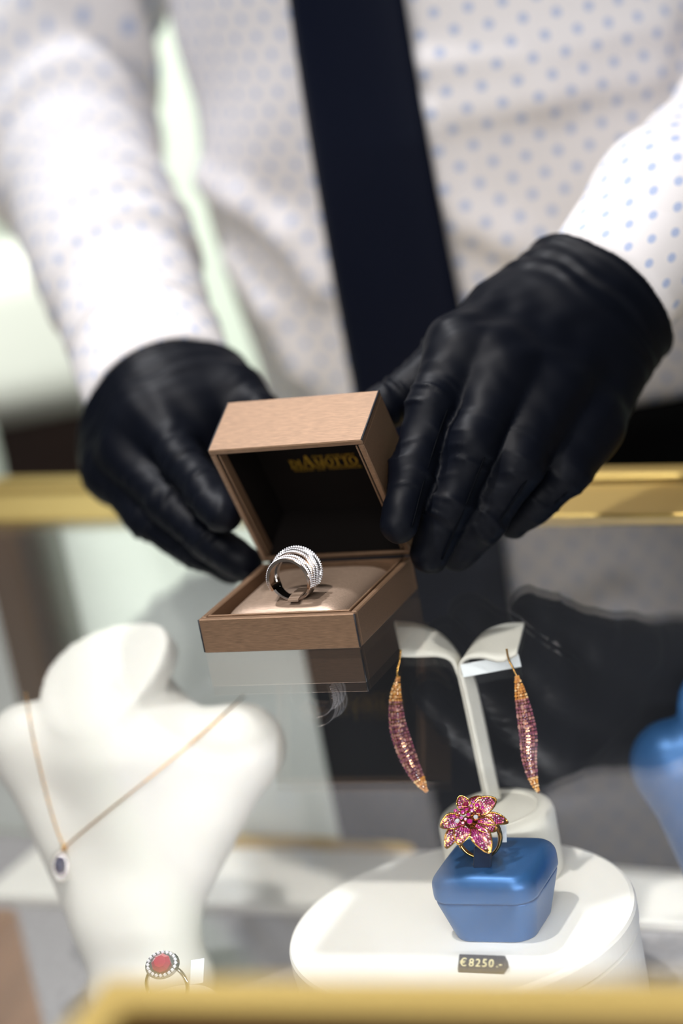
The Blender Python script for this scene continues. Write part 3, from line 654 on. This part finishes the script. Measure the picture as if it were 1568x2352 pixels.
def bust(dx, dy, dd, mat, label, name):
    fn, c, b = bust_fn(dx, dy, dd); o = sdf_obj(name, fn, c+V(-130, -75, -145), c+V(130, 75, 95), 2.0, mat, None, origin=V(b[0], b[1], FZ), relax=4)
    return tag(o, label, 'display bust'), fn
cbust, cfn = bust(0, 0, 0, M_CREAM, 'cream necklace display bust wearing the gold chain with oval pendant', 'necklace_bust')
bust(1478, 40, -40, M_BLUE, 'blue satin necklace display bust at the right edge of the counter', 'necklace_bust')
def hit(fn, x, y, d0=1120, d1=1320):
    ds = np.arange(d0, d1, 0.5); P = np.array([at(x, y, d) for d in ds], np.float32); s = fn(P); i = np.argmax(s < 0)
    return P[i].astype(float) if s[i] < 0 else at(x, y, 1215)
nk = thing('necklace', hit(cfn, 140, 1990), 'fine gold chain necklace with oval blue pendant on the cream bust', 'necklace')
for path in ([(58, 1590), (75, 1690), (100, 1800), (125, 1890), (146, 1945)], [(560, 1598), (470, 1680), (370, 1765), (270, 1845), (190, 1910), (150, 1945)]):
    pts = catmull(path, 10); pts = np.array([hit(cfn, x, y)-ray(x, y)*1.0 for x, y in pts])
    MB().add(*tube_vf(pts, 0.48, 6)).build('chain', M_YGOLD, nk, True)
pc = hit(cfn, 140, 1990)-ray(140, 1990)*3.0
MB().add(*tube_vf([at(146, 1938, 1)*0+hit(cfn, 148, 1940)-ray(148, 1940)*2.5, hit(cfn, 146, 1956)-ray(146, 1956)*3], 1.4, 8)).build('bail', M_YGOLD, nk, True)
pf = nrm(-FW+0.2*RT); pe = nrm(CX-pf*(CX@pf)); pg = np.cross(pf, pe)
MB().add(*lathe_vf(pc, [(0.8, -1.6), (1.0, 0.3), (0.86, 0.8)], 32, pf, pe*5.0, pg*8.0)).build('pendant_setting', M_SILVER, nk)
MB().add(*lathe_vf(pc+pf*0.6-pe*0.5+pg*1.0, [(0.9, -0.5), (1.0, 0.6), (0.55, 1.5)], 10, pf, pe*3.0, pg*4.6)).build('pendant_stone', pbr('blue_sapphire', '1c2550', 0.05, 0.2, coat=1.0), nk)
stones_obj('halo_stones', [(pc+pf*1.0+pe*4.2*math.cos(a)+pg*7.0*math.sin(a), 0.85, pf, 'ece8dc') for a in np.linspace(0, 6.283, 26, endpoint=False)], nk)

# ================================================================== RED-STONE RING AT THE FRONT LEFT
rz = thing('halo_ring', at(380, 2262, 1085), 'silver ring with red stone and diamond surround near the front rail', 'ring')
rc = at(372, 2215, 1085); rn = nrm(-FW*0.8+UPV*0.6-RT*0.15); re_ = nrm(np.cross(rn, Z_)); rg = np.cross(re_, rn)*-1
MB().add(*lathe_vf(rc, [(0.8, -2.5), (1.0, -0.5), (0.9, 0.6)], 24, rn, re_*8.2, rg*7.0)).build('setting', M_SILVER, rz)
MB().add(*gem_vf(rc+rn*1.2, 4.6, rn, 8)).build('red_stone', pbr('red_stone', 'c03348', 0.05, 0.2, coat=1.0), rz)
stones_obj('halo_stones', [(rc+rn*0.8+re_*6.6*math.cos(a)+rg*5.7*math.sin(a), 1.0, rn, 'f0f0f6') for a in np.linspace(0, 6.283, 20, endpoint=False)], rz)
MB().add(*tube_vf([rc-rn*2-UPV*9+(re_*math.cos(a)+UPV*math.sin(a))*9.5 for a in np.linspace(0, 6.283, 40, endpoint=False)], 1.0, 8, closed=True)).build('shank', M_SILVER, rz, True)
tg = MB().add(*box_vf(at(436, 2262, 1086), CX*6+CY*1, FW*0.5, CY*11+CX*0.5, 0.1)).build('paper_tag', M_PAPER, None)
tag(tg, 'small white paper tag beside the red-stone ring', 'tag')
hb = at(395, 2268, 1087)
rh = thing('ring_block', (hb[0], hb[1], FZ), 'white block carrying the red-stone ring beside the front rail', 'block')
htop = hb[2]-9.0
MB().add(*lathe_vf(V(hb[0], hb[1], 0), [(20, FZ+0.1), (20, htop-2), (18.5, htop)], 48)).build('column', M_CREAM, rh)
MB().add(*lathe_vf(V(hb[0], hb[1], 0), [(25, FZ+0.1), (25, FZ+5), (24, FZ+6)], 48)).build('foot', M_CREAM, rh)

# ================================================================== THE PERSON BEHIND THE COUNTER
TC = at(1120, 470, 1440); TC = V(TC[0], TC[1], 0)
TA, TB = 172.0, 112.0
person = thing('person', (TC[0], TC[1], -1000), 'person in dotted white shirt, navy tie and black gloves holding the ring box', 'person')
LARM = [at(385, 925, 1262), at(262, 600, 1360), at(150, 330, 1470), at(150, -60, 1500), at(330, -420, 1440)]
LR = [38.5, 43, 52, 57, 62]
RARM = [at(1382, 682, 1185), at(1545, 480, 1209), at(1860, 190, 1310), at(1900, -260, 1380), at(1700, -520, 1420)]
RRd = [33.5, 39, 50, 54, 62]
def torso(P):
    q = P-TC.astype(np.float32); u = q@W_.astype(np.float32); v = q@D_.astype(np.float32); z = P[..., 2]
    k = 1-0.06*np.clip((120-z)/130, 0, 1)+0.05*np.clip((z-200)/200, 0, 1)
    sh = np.clip((z-300)/120, 0, 1)**2*60
    # soft cloth folds hanging over the belly and around the tie
    fold = 5.0*np.sin(u/26.0+z/48.0+1.2*np.sin(z/60.0))*np.exp(-((z-60)/90.0)**2)+3.0*np.sin(z/19.0-u/60.0+np.sin(u/35.0))*np.clip((z-90)/60, 0, 1)*np.clip((260-z)/60, 0, 1)
    fold = fold*np.clip((np.abs(u+4)-30)/40, 0.1, 1)
    d = (np.sqrt((u/(TA*k))**2+(v/(TB*k))**2)-1)*TB*k+sh+fold*0.55
    return np.maximum(d, np.maximum(6-z, z-430))
def fold_wave(P, pts, amp, wl, ph):
    a = np.asarray(pts[0]); b = np.asarray(pts[1]); e = nrm(b-a).astype(np.float32); t = (P-a.astype(np.float32))@e
    sidev = np.cross(e, FW).astype(np.float32); s = (P-a.astype(np.float32))@sidev
    return amp*np.sin(t*2*math.pi/wl+ph+0.0004*s*s+0.6*np.sin(s/23.0)+1.1*np.sin(t/21.0+s/40.0+ph*3))*(0.65+0.35*np.sin(t/27.0+s/18.0+ph))
def sleeve(P, pts, rad, amp, seed):
    d = chain(P, pts, rad, 18.0)
    f = fold_wave(P, pts[:2], 1.0, 46, seed)*0.6+fold_wave(P, pts[1:3], 1.0, 40, seed+2)
    far = np.clip(np.linalg.norm(P-pts[0].astype(np.float32), axis=-1)/120-0.45, 0, 1)
    return d+amp*f*far
def thit(x, y):
    ds = np.arange(1200, 1600, 1.0); P = np.array([at(x, y, d) for d in ds], np.float32); s = torso(P); return P[int(np.argmax(s < 0))].astype(float)
RIDGES = [[thit(*p) for p in q] for q in ([(975, 300), (1005, 430), (1080, 510), (1170, 552), (1290, 600)], [(985, 150), (1200, 128), (1520, 62)], [(470, 410), (560, 470), (660, 545), (740, 660)], [(1000, 250), (1250, 215), (1500, 165)], [(540, 610), (620, 720), (690, 860)])]
def shirt_fn(P):
    d = torso(P)
    for pts in RIDGES: d = smin(d, chain(P, pts, [5.5]*len(pts), 8), 16)
    d = smin(d, sleeve(P, LARM, LR, 5.5, 0.4), 8); d = smin(d, sleeve(P, RARM, RRd, 2.2, 1.7), 8)
    return d
lo = V(-330, 1120, -2); hi = V(470, 1640, 445)
def clip_cuffs(P):
    d = shirt_fn(P)
    for pts in (LARM, RARM):
        e = nrm(pts[1]-pts[0]).astype(np.float32); a = pts[0].astype(np.float32)
        near = np.linalg.norm(P-a, axis=-1)-70
        cut = -((P-a)@e)+4.0
        d = np.where(near < 0, np.maximum(d, cut), d)
    return d
shirt = sdf_obj('shirt', clip_cuffs, lo, hi, 4.0, M_SHIRT, person, relax=2)
# weave coordinates so the dots run along torso and sleeves
me = shirt.data; vv = np.empty(len(me.vertices)*3); me.vertices.foreach_get('co', vv); vv = vv.reshape(-1, 3)/MM + np.array(abs_loc(shirt))/MM
dt_ = torso(vv.astype(np.float32)); dl = chain(vv, LARM, LR, 18); dr2 = chain(vv, RARM, RRd, 18); which = np.argmin(np.stack([dt_, dl, dr2]), 0)
q = vv-TC; uu = q@W_; ang = np.arctan2(uu/TA, -(q@D_)/TB); wv = np.zeros_like(vv); wv[:, 0] = ang*140; wv[:, 1] = vv[:, 2]+0.0
for k, pts in ((1, LARM), (2, RARM)):
    e = nrm(pts[1]-pts[0]); s1 = nrm(np.cross(e, FW)); s2 = np.cross(e, s1); r = vv-pts[0]; mk = which == k
    wv[mk, 0] = (np.arctan2(r@s1, -(r@FW-(r@e)*(e@FW)))*40)[mk]; wv[mk, 1] = (r@e)[mk]
at_ = me.attributes.new('weave', 'FLOAT_VECTOR', 'POINT'); at_.data.foreach_set('vector', wv.astype(np.float32).ravel())
# cuff bands
def cuff(pts, rad, t0, t1, name):
    e = nrm(pts[1]-pts[0]); s1 = nrm(np.cross(e, FW)); s2 = np.cross(e, s1); L = np.linalg.norm(pts[1]-pts[0]); v = []; f = []; n_ = 64; ks = np.linspace(t0, t1, 8)
    for side in (0, 1):
        for t in ks:
            r = rad[0]+(rad[1]-rad[0])*t/L+(1.6 if side == 0 else 0.2)
            for a in np.linspace(0, 2*math.pi, n_, endpoint=False): v.append(pts[0]+e*t+(s1*math.cos(a)+s2*math.sin(a))*(r+0.7*math.sin(3*a+t*0.05)))
    m = len(ks); o2 = m*n_
    for i in range(m-1):
        for j in range(n_): q_ = (i*n_+j, i*n_+(j+1) % n_, (i+1)*n_+(j+1) % n_, (i+1)*n_+j); f.append(q_[::-1]); f.append(tuple(x+o2 for x in q_))
    for i in (0, m-1):
        for j in range(n_): f.append((i*n_+j, i*n_+(j+1) % n_, o2+i*n_+(j+1) % n_, o2+i*n_+j))
    o = mesh_obj(name, v, f, M_SHIRT, shirt, True); w2 = np.zeros((len(v), 3)); V_ = np.array(v)-pts[0]
    w2[:, 0] = np.arctan2(V_@s1, -(V_@FW-(V_@e)*(e@FW)))*40; w2[:, 1] = V_@e
    a_ = o.data.attributes.new('weave', 'FLOAT_VECTOR', 'POINT'); a_.data.foreach_set('vector', w2.astype(np.float32).ravel()); return o
cuff(LARM, LR, 2, 52, 'shirt_cuff'); cuff(RARM, RRd, 2, 62, 'shirt_cuff')
# tie
tc = []
for x, y in ((786, -60), (800, 80), (828, 260), (862, 440), (895, 600), (925, 760), (948, 890), (985, 1060)):
    ds = np.arange(1230, 1480, 1.0); P = np.array([at(x, y, d) for d in ds], np.float32); s = torso(P); i = int(np.argmax(s < 13)) if (s < 13).any() else 80
    tc.append(P[i].astype(float))
tc = np.array(tc); 
zs = tc[:, 2]; pl_ = np.polyfit(zs, tc, 2); tc = np.stack([np.polyval(pl_[:, k], zs) for k in range(3)], 1)
tc = catmull(tc, 10); n_ = len(tc); hw = np.linspace(33, 39, n_); m = 13; v = []
for i in range(n_):
    for k, x in enumerate(np.linspace(-1, 1, m)): v.append(tc[i]+W_*x*hw[i]-D_*(3.2*(1-x**4)-1.2*x*x))
for i in range(n_):
    for k, x in enumerate(np.linspace(1, -1, m)): v.append(tc[i]+W_*x*hw[i]*0.985+D_*(0.6+1.3*x*x))
f = []
o2 = n_*m
for i in range(n_-1):
    for k in range(m-1): f.append((i*m+k, i*m+k+1, (i+1)*m+k+1, (i+1)*m+k)); f.append((o2+i*m+k, o2+i*m+k+1, o2+(i+1)*m+k+1, o2+(i+1)*m+k))
    f.append((i*m+m-1, o2+i*m, o2+(i+1)*m, (i+1)*m+m-1)); f.append((i*m, (i+1)*m, o2+(i+1)*m+m-1, o2+i*m+m-1))
tip = tc[-1]+(tc[-1]-tc[-3])/np.linalg.norm(tc[-1]-tc[-3])*38; v.append(tip); ti = len(v)-1
ring_ = [(n_-1)*m+k for k in range(m)]+[o2+(n_-1)*m+k for k in range(m)]
for i in range(len(ring_)): f.append((ring_[i], ring_[(i+1) % len(ring_)], ti))
mesh_obj('tie', v, f, M_TIE, person, True)
# trousers
def trou(P):
    q = P-TC.astype(np.float32); u = q@W_.astype(np.float32); v = q@D_.astype(np.float32); z = P[..., 2]
    hip = (np.sqrt((u/(TA*0.98))**2+(v/(TB*1.0))**2)-1)*TB*0.98
    hip = np.maximum(hip, np.maximum(z-9, -170-z))
    l1 = cone(P, TC-W_*82+V(0, 0, -120), TC-W_*92+V(0, 0, -980), 78, 55); l2 = cone(P, TC+W_*82+V(0, 0, -120), TC+W_*92+V(0, 0, -980), 78, 55)
    return np.maximum(smin(smin(hip, l1, 25), l2, 25), -998-z)
sdf_obj('trousers', trou, TC+V(-230, -230, -1004), TC+V(230, 230, 16), 9.0, M_TROUSER, person, relax=3)

# ---- gloves
def glove(side, fingers, palm, thumb, cuffp, cuffe, crad, spec, lo, hi):
    fp = {k: ([at(*p[:3]) for p in v], [p[3] for p in v]) for k, v in fingers.items()}
    th_ = ([at(*p[:3]) for p in thumb], [p[3] for p in thumb]); pa = [(at(*a[:3]), at(*b[:3]), a[3], b[3]) for a, b in palm]
    cp_, ce = cuffp.astype(np.float32), cuffe.astype(np.float32)
    def fn(P):
        pm = None
        for a, b, ra, rb in pa: c = cone(P, a, b, ra, rb); pm = c if pm is None else smin(pm, c, 16)
        pm = smin(pm, cone(P, cuffp-cuffe*24, cuffp+cuffe*8, crad-3.0, crad+1.0), 18)
        fg = None
        for k, (pts, rr) in fp.items(): c = chain(P, pts, rr, 4.0); fg = c if fg is None else smin(fg, c, 1.2)
        d = smin(pm, fg, 9.0); d = smin(d, chain(P, *th_, 5.0), 7.0)
        return np.maximum(d, (P-cp_)@ce)
    allp = [(k, pts) for k, (pts, rr) in fp.items()]+[('thumb', th_[0])]
    def disp(v, N):
        out = 0.5*wavy(v, 40, 3, 6)+0.16*wavy(v, 15, 5, 6)
        best = np.full(len(v), 1e9); wr = np.zeros(len(v))
        for k, pts in allp:
            c = catmull(pts, 8); Ls = np.concatenate([[0], np.cumsum(np.linalg.norm(np.diff(c, axis=0), axis=1))])
            d2 = ((v[:, None, :]-c[None])**2).sum(-1); i = d2.argmin(1); dd = np.sqrt(d2[np.arange(len(v)), i]); t = np.diff(c, axis=0); t = np.concatenate([t, t[-1:]]); t /= np.linalg.norm(t, axis=1)[:, None]
            s = Ls[i]+((v-c[i])*t[i]).sum(1)
            nj = np.zeros(len(v))
            for j in range(1, len(pts)-1): nj += np.exp(-((s-Ls[j*8])/11.0)**2)
            sd_ = sum(map(ord, k)) % 50; phase = wavy(v, 38, sd_, 5)*2.2
            w = np.clip(nj, 0, 1)*np.maximum(0, np.sin(s*2*math.pi/7.5+phase))**2*np.clip(0.6+0.8*wavy(v, 17, sd_+3, 4), 0, 1.3)*1.0+0.18*np.sin(s*2*math.pi/14.0+phase*1.3)
            m_ = (dd < best) & (dd < 17); wr[m_] = w[m_]; best = np.minimum(best, dd)
        cd = -((v-cuffp)@cuffe)
        cf_ = 0.6*np.exp(-((cd-20)/9.0)**2)*np.sin(cd*2*math.pi/11.0+wavy(v, 45, 9, 4)*1.6)+0.9*np.exp(-((cd-3.0)/2.6)**2)
        fin = np.exp(-np.maximum(best-11.5, 0)/2.0)
        back = (1-fin)*np.exp(-((cd-75)/35.0)**2)*0.5*np.sin((v@nrm(cuffe*0.15+spec))*2*math.pi/19+wavy(v, 60, 12, 4)*2.0)
        return out+wr*fin+cf_+back
    g = sdf_obj('glove', fn, lo, hi, 1.4, M_GLOVE, person, relax=2, disp=disp)
    # raised seams along the fingers
    for k, (pts, rr) in fp.items():
        c = catmull(pts, 8); r_ = np.interp(np.linspace(0, len(pts)-1, len(c)), range(len(pts)), rr); t = np.gradient(c, axis=0); t /= np.linalg.norm(t, axis=1)[:, None]
        sd = np.cross(t, FW); sd /= np.linalg.norm(sd, axis=1)[:, None]; sd *= side
        off = nrm_rows(sd*0.62-FW[None]*0.8); L = len(c); a, b = int(L*0.28), L
        MB().add(*tube_vf((c+off*(r_[:, None]+0.05))[a:b], 0.42, 6)).build('seam', M_SEAM, g, True)
    return g
def nrm_rows(a): return a/np.linalg.norm(a, axis=1)[:, None]
RE = nrm(RARM[1]-RARM[0])
gr_ = glove(1, dict(
    index=[(1052, 800, 1134, 12.5), (994, 930, 1120, 11.2), (947, 1080, 1111, 10.2), (918, 1205, 1103, 8.8)],
    middle=[(1155, 838, 1130, 13), (1084, 1015, 1115, 12.2), (1030, 1160, 1115, 11.2), (986, 1274, 1120, 9.6)],
    ring=[(1265, 890, 1135, 13), (1188, 1058, 1121, 12.6), (1105, 1190, 1126, 11.6), (1050, 1262, 1134, 9.8)],
    pinky=[(1362, 968, 1147, 13.0), (1300, 1075, 1137, 12.2), (1228, 1150, 1141, 10.6), (1180, 1197, 1146, 8.6)]),
    [((1345, 615, 1192, 20), (1062, 800, 1140, 14.5)), ((1400, 655, 1188, 24), (1160, 850, 1134, 15)), ((1432, 705, 1190, 22), (1265, 905, 1139, 14.5)), ((1458, 742, 1194, 16), (1368, 975, 1151, 13.0)), ((1330, 615, 1196, 16), (1140, 725, 1172, 15)), ((1062, 800, 1142, 14), (1040, 870, 1134, 11)), ((1160, 850, 1137, 14), (1128, 950, 1126, 11)), ((1265, 905, 1142, 14), (1238, 1000, 1133, 11)), ((1110, 840, 1140, 12), (1320, 960, 1148, 11)), ((1080, 890, 1136, 9), (1330, 1020, 1144, 9))],
    [(1130, 725, 1175, 14), (1035, 800, 1172, 12), (955, 890, 1167, 11), (880, 938, 1163, 10), (830, 965, 1160, 9)],
    at(1390, 672, 1186), RE, 34.0, np.cross(RE, FW), V(-5, 1030, -10), V(185, 1260, 190))
LE = nrm(LARM[1]-LARM[0])
gl_ = glove(-1, dict(
    index=[(345, 960, 1224, 12.0), (420, 1060, 1195, 11.0), (472, 1130, 1173, 10.2), (512, 1180, 1158, 9.2)],
    middle=[(285, 1045, 1226, 11.6), (385, 1155, 1199, 10.8), (480, 1238, 1183, 10.0), (560, 1296, 1175, 9.0)],
    ring=[(250, 1090, 1242, 11.2), (342, 1192, 1217, 10.5), (450, 1262, 1202, 9.6), (532, 1304, 1193, 8.5)],
    pinky=[(250, 1080, 1264, 10.5), (335, 1180, 1252, 9.6), (430, 1248, 1238, 8.8), (500, 1283, 1226, 7.8)]),
    [((385, 890, 1272, 28), (345, 965, 1232, 17)), ((320, 930, 1272, 27), (290, 1040, 1238, 16)), ((285, 960, 1276, 24), (255, 1085, 1252, 14)), ((275, 970, 1286, 22), (252, 1075, 1268, 12)), ((450, 900, 1268, 25), (490, 895, 1248, 17)), ((480, 905, 1248, 15), (400, 1005, 1236, 13)), ((545, 935, 1236, 12), (450, 1020, 1228, 11)), ((420, 900, 1300, 24), (360, 900, 1300, 26))],
    [(470, 875, 1248, 17), (540, 905, 1232, 14), (598, 958, 1216, 12), (645, 1015, 1204, 10)],
    at(392, 930, 1262), LE, 41.0, np.cross(LE, FW), V(-170, 1085, -30), V(30, 1340, 130))

# unseen dark cabinet, added to darken the reflection at the glass top's left
wc = thing('added_dark_cabinet', (-900, 2990, 190), 'dark brown wall cabinet behind the armchair, mirrored in the glass', 'cabinet')
MB().add(*box_vf((-1500, 2780, 190), (1130, 0, 0), (0, 215, 0), (0, 0, 900), 4)).build('body', M_DARKWOOD, wc)
for k in range(3):
    dr_o = MB().add(*box_vf((-1490+k*375, 2766, 200), (365, 0, 0), (0, 14, 0), (0, 0, 880), 3)).build('door', M_DARKWOOD, wc)
    MB().add(*tube_vf([V(-1145+k*375, 2760, 260), V(-1145+k*375, 2754, 300), V(-1145+k*375, 2760, 340)], 5, 8)).build('handle', M_GOLD_RAIL, dr_o, True)
# ================================================================== FURNITURE BEHIND THE PERSON
ch = thing('armchair', at(20, 1200, 2500)*V(1, 1, 0)+V(0, 0, -1000), 'white upholstered armchair standing behind the counter on the left', 'chair')
cc = at(40, 760, 2500)
def rbx(P, c, h, r): q = np.abs(P-np.asarray(c, np.float32))-(np.asarray(h, np.float32)-r); return np.sqrt((np.maximum(q, 0)**2).sum(-1))+np.minimum(q.max(-1), 0)-r
sdf_obj('backrest', lambda P: rbx(P, cc, (105, 40, 85), 36), cc-V(120, 60, 100), cc+V(120, 60, 100), 6, M_CHAIR, ch)
sc_ = cc+V(-60, -120, -230)
MB().add(*box_vf(sc_+V(-260, -60, -70), (340, 0, 0), (0, 240, 0), (0, 0, 110), 12)).build('seat', M_DARKWOOD, ch)
for ax_, ay_ in ((-250, -50), (60, -50), (-250, 150), (60, 150)): MB().add(*box_vf(V(sc_[0]+ax_, sc_[1]+ay_, -1000), (30, 0, 0), (0, 30, 0), (0, 0, sc_[2]-70+1000), 3)).build('leg', M_DARKWOOD, ch)
MB().add(*box_vf(cc+V(-60, 20, -260), (120, 0, 0), (0, 20, 0), (0, 0, 200), 3)).build('back_support', M_DARKWOOD, ch)
